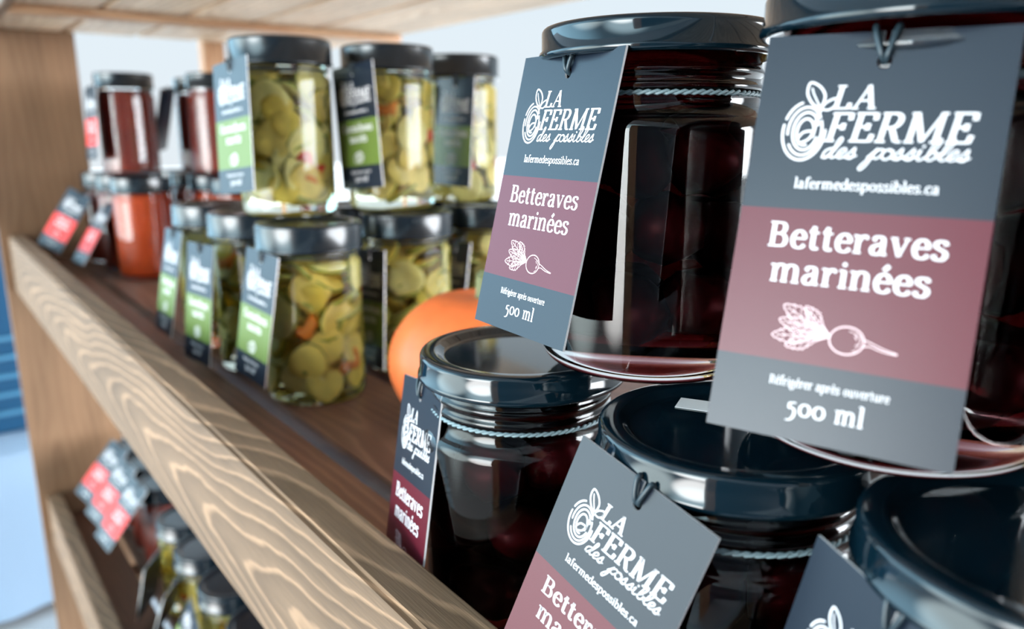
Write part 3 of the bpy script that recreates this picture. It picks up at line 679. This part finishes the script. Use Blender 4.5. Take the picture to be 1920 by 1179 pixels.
# ------------------------------------------------------------------ orange squash
sq = empty('orange_squash', 'small round orange squash standing behind the lower beet jar', 'squash', (-0.425, 0.302, 0.0))
bm = bmesh.new(); N = 96; M_ = 40; rings = []
for j in range(M_+1):
    t = PI*j/M_; ring = []
    for i in range(N):
        a = 2*PI*i/N; rib = 1 - 0.022*abs(math.sin(a*5))**0.5*0 - 0.018*(0.5+0.5*math.cos(a*10))*math.sin(t)
        rr = 0.0665*math.sin(t)**0.92*rib
        zz = 0.0525*math.cos(t) - (0.007*math.exp(-(t/0.32)**2)) + (0.005*math.exp(-((PI-t)/0.4)**2))
        ring.append(bm.verts.new((rr*math.cos(a), rr*math.sin(a), 0.0515+zz)))
    rings.append(ring)
for A, B in zip(rings, rings[1:]):
    for i in range(N): bm.faces.new((A[i], B[i], B[(i+1) % N], A[(i+1) % N]))
bmesh.ops.remove_doubles(bm, verts=bm.verts[:], dist=1e-5)
link('squash_body', bm, mat('orange squash skin', lin(222,108,56), 0.42, 0.4, noise=0.18, nscale=60), sq)
bm = bmesh.new(); tube(bm, catmull([(0, 0, 0.094), (0.001, 0, 0.104), (0.005, -0.002, 0.114)], 5), 0.006, 10)
link('stem', bm, mat('grey green stem', lin(110,118,84), 0.7), sq, smooth=False)

# small sticker on the lid under the upper jars
bm = bmesh.new(); bmesh.ops.create_cube(bm, size=1)
for v in bm.verts: v.co = Vector((v.co.x*0.016, v.co.y*0.010, v.co.z*0.0002))
st = link('date_sticker', bm, M_EDGE, None, (-0.1545, 0.1985, HB-0.0024), smooth=False); st.rotation_euler = (0, 0, 0.5)
st['label'] = 'tiny white paper sticker on the black lid between the beet jars'; st['category'] = 'sticker'

# ------------------------------------------------------------------ surroundings
def structure(o): o['kind'] = 'structure'; return o
bm = bmesh.new(); bmesh.ops.create_grid(bm, x_segments=2, y_segments=2, size=1)
for v in bm.verts: v.co = Vector((v.co.x*30, v.co.y*15.85+14.15, 0))
structure(link('floor', bm, mat('pale paving', lin(188,194,200), 0.7, noise=0.15, nscale=8), None, (0, 0, -1.02), smooth=False))
# unseen dark wall, added behind the camera to darken reflections in the jars
bm = bmesh.new(); bmesh.ops.create_cube(bm, size=1)
for v in bm.verts: v.co = Vector((v.co.x*6.0, v.co.y*0.1, v.co.z*2.4))
structure(link('added_dark_wall', bm, mat('dark blue added wall', lin(30,44,58), 0.7, noise=0.2, nscale=4), None, (0.66+3.0, -1.6, 0.18), smooth=False))
bm = bmesh.new(); bmesh.ops.create_cube(bm, size=1)
for v in bm.verts: v.co = Vector((v.co.x*0.24, v.co.y*0.12, v.co.z*2.4))
structure(link('trim_1', bm, M_PANEL, None, (0.53, -1.6, 0.18), smooth=False))
bm = bmesh.new(); bmesh.ops.create_cube(bm, size=1)
for v in bm.verts: v.co = Vector((v.co.x*9.0, v.co.y*3.4, v.co.z*0.02))
structure(link('added_canopy', bm, mat('white added canopy', lin(225,228,232), 0.8), None, (0, 0.6, 1.42), smooth=False))  # unseen canopy added to keep direct sun off the shelf

tb = empty('side_table', 'table under a pale blue cloth beyond the end of the shelf', 'table', (-2.65, -0.20, -1.02))
bm = bmesh.new(); bmesh.ops.create_cube(bm, size=1)
for v in bm.verts: v.co = Vector((v.co.x*0.9, v.co.y*0.9, v.co.z*0.03))
bmesh.ops.bevel(bm, geom=bm.edges[:], offset=0.006, segments=2, affect='EDGES')
link('tabletop', bm, M_CLEAT, tb, (0, 0, 0.43), smooth=False)
for sx in (-1, 1):
    for sy in (-1, 1):
        bm = bmesh.new(); tube(bm, [(0.4*sx, 0.4*sy, 0), (0.4*sx, 0.4*sy, 0.415)], 0.02, 12); link('leg', bm, M_CLEAT, tb)
bm = bmesh.new(); loops = []
for z, k in ((0.449, 0.0), (0.449, 0.96), (0.440, 1.0), (0.34, 1.01), (0.18, 1.03), (0.03, 1.05)):
    L = []
    for i in range(120):
        a = 2*PI*i/120; c, s = math.cos(a), math.sin(a); q = 0.47/max(abs(c), abs(s))
        wob = 0.018*math.sin(i*0.9)*max(0, (0.5-z)/0.5)
        L.append(bm.verts.new(((q*k+wob)*c, (q*k+wob)*s, z)))
    loops.append(L)
for A, B in zip(loops, loops[1:]):
    for i in range(120): bm.faces.new((A[i], A[(i+1) % 120], B[(i+1) % 120], B[i]))
bmesh.ops.remove_doubles(bm, verts=bm.verts[:], dist=1e-5)
cl = link('tablecloth', bm, mat('pale blue cloth', lin(134,156,178), 0.8), None, (-2.65, -0.20, -1.02))
cl['label'] = 'pale blue cloth hanging over the table at the left edge'; cl['category'] = 'tablecloth'
cr = empty('plastic_crate', 'dark blue ribbed plastic crate on the pale blue table', 'crate', (-2.65, -0.12, -0.570))
bm = bmesh.new(); MB = mat('dark blue plastic', lin(18,66,98), 0.35)
bmesh.ops.create_cube(bm, size=1)
for v in bm.verts: v.co = Vector((v.co.x*0.62, v.co.y*0.62, v.co.z*0.56+0.281))
bmesh.ops.bevel(bm, geom=bm.edges[:], offset=0.012, segments=3, affect='EDGES')
link('crate_body', bm, MB, cr, smooth=False)
for k in range(5):
    bm = bmesh.new(); q = 0.318; zz = 0.06+k*0.05
    tube(bm, [(-q, -q, zz), (q, -q, zz), (q, q, zz), (-q, q, zz)], 0.008, 8, True); link('rib', bm, mat('blue rib', lin(70,120,150), 0.25), cr)
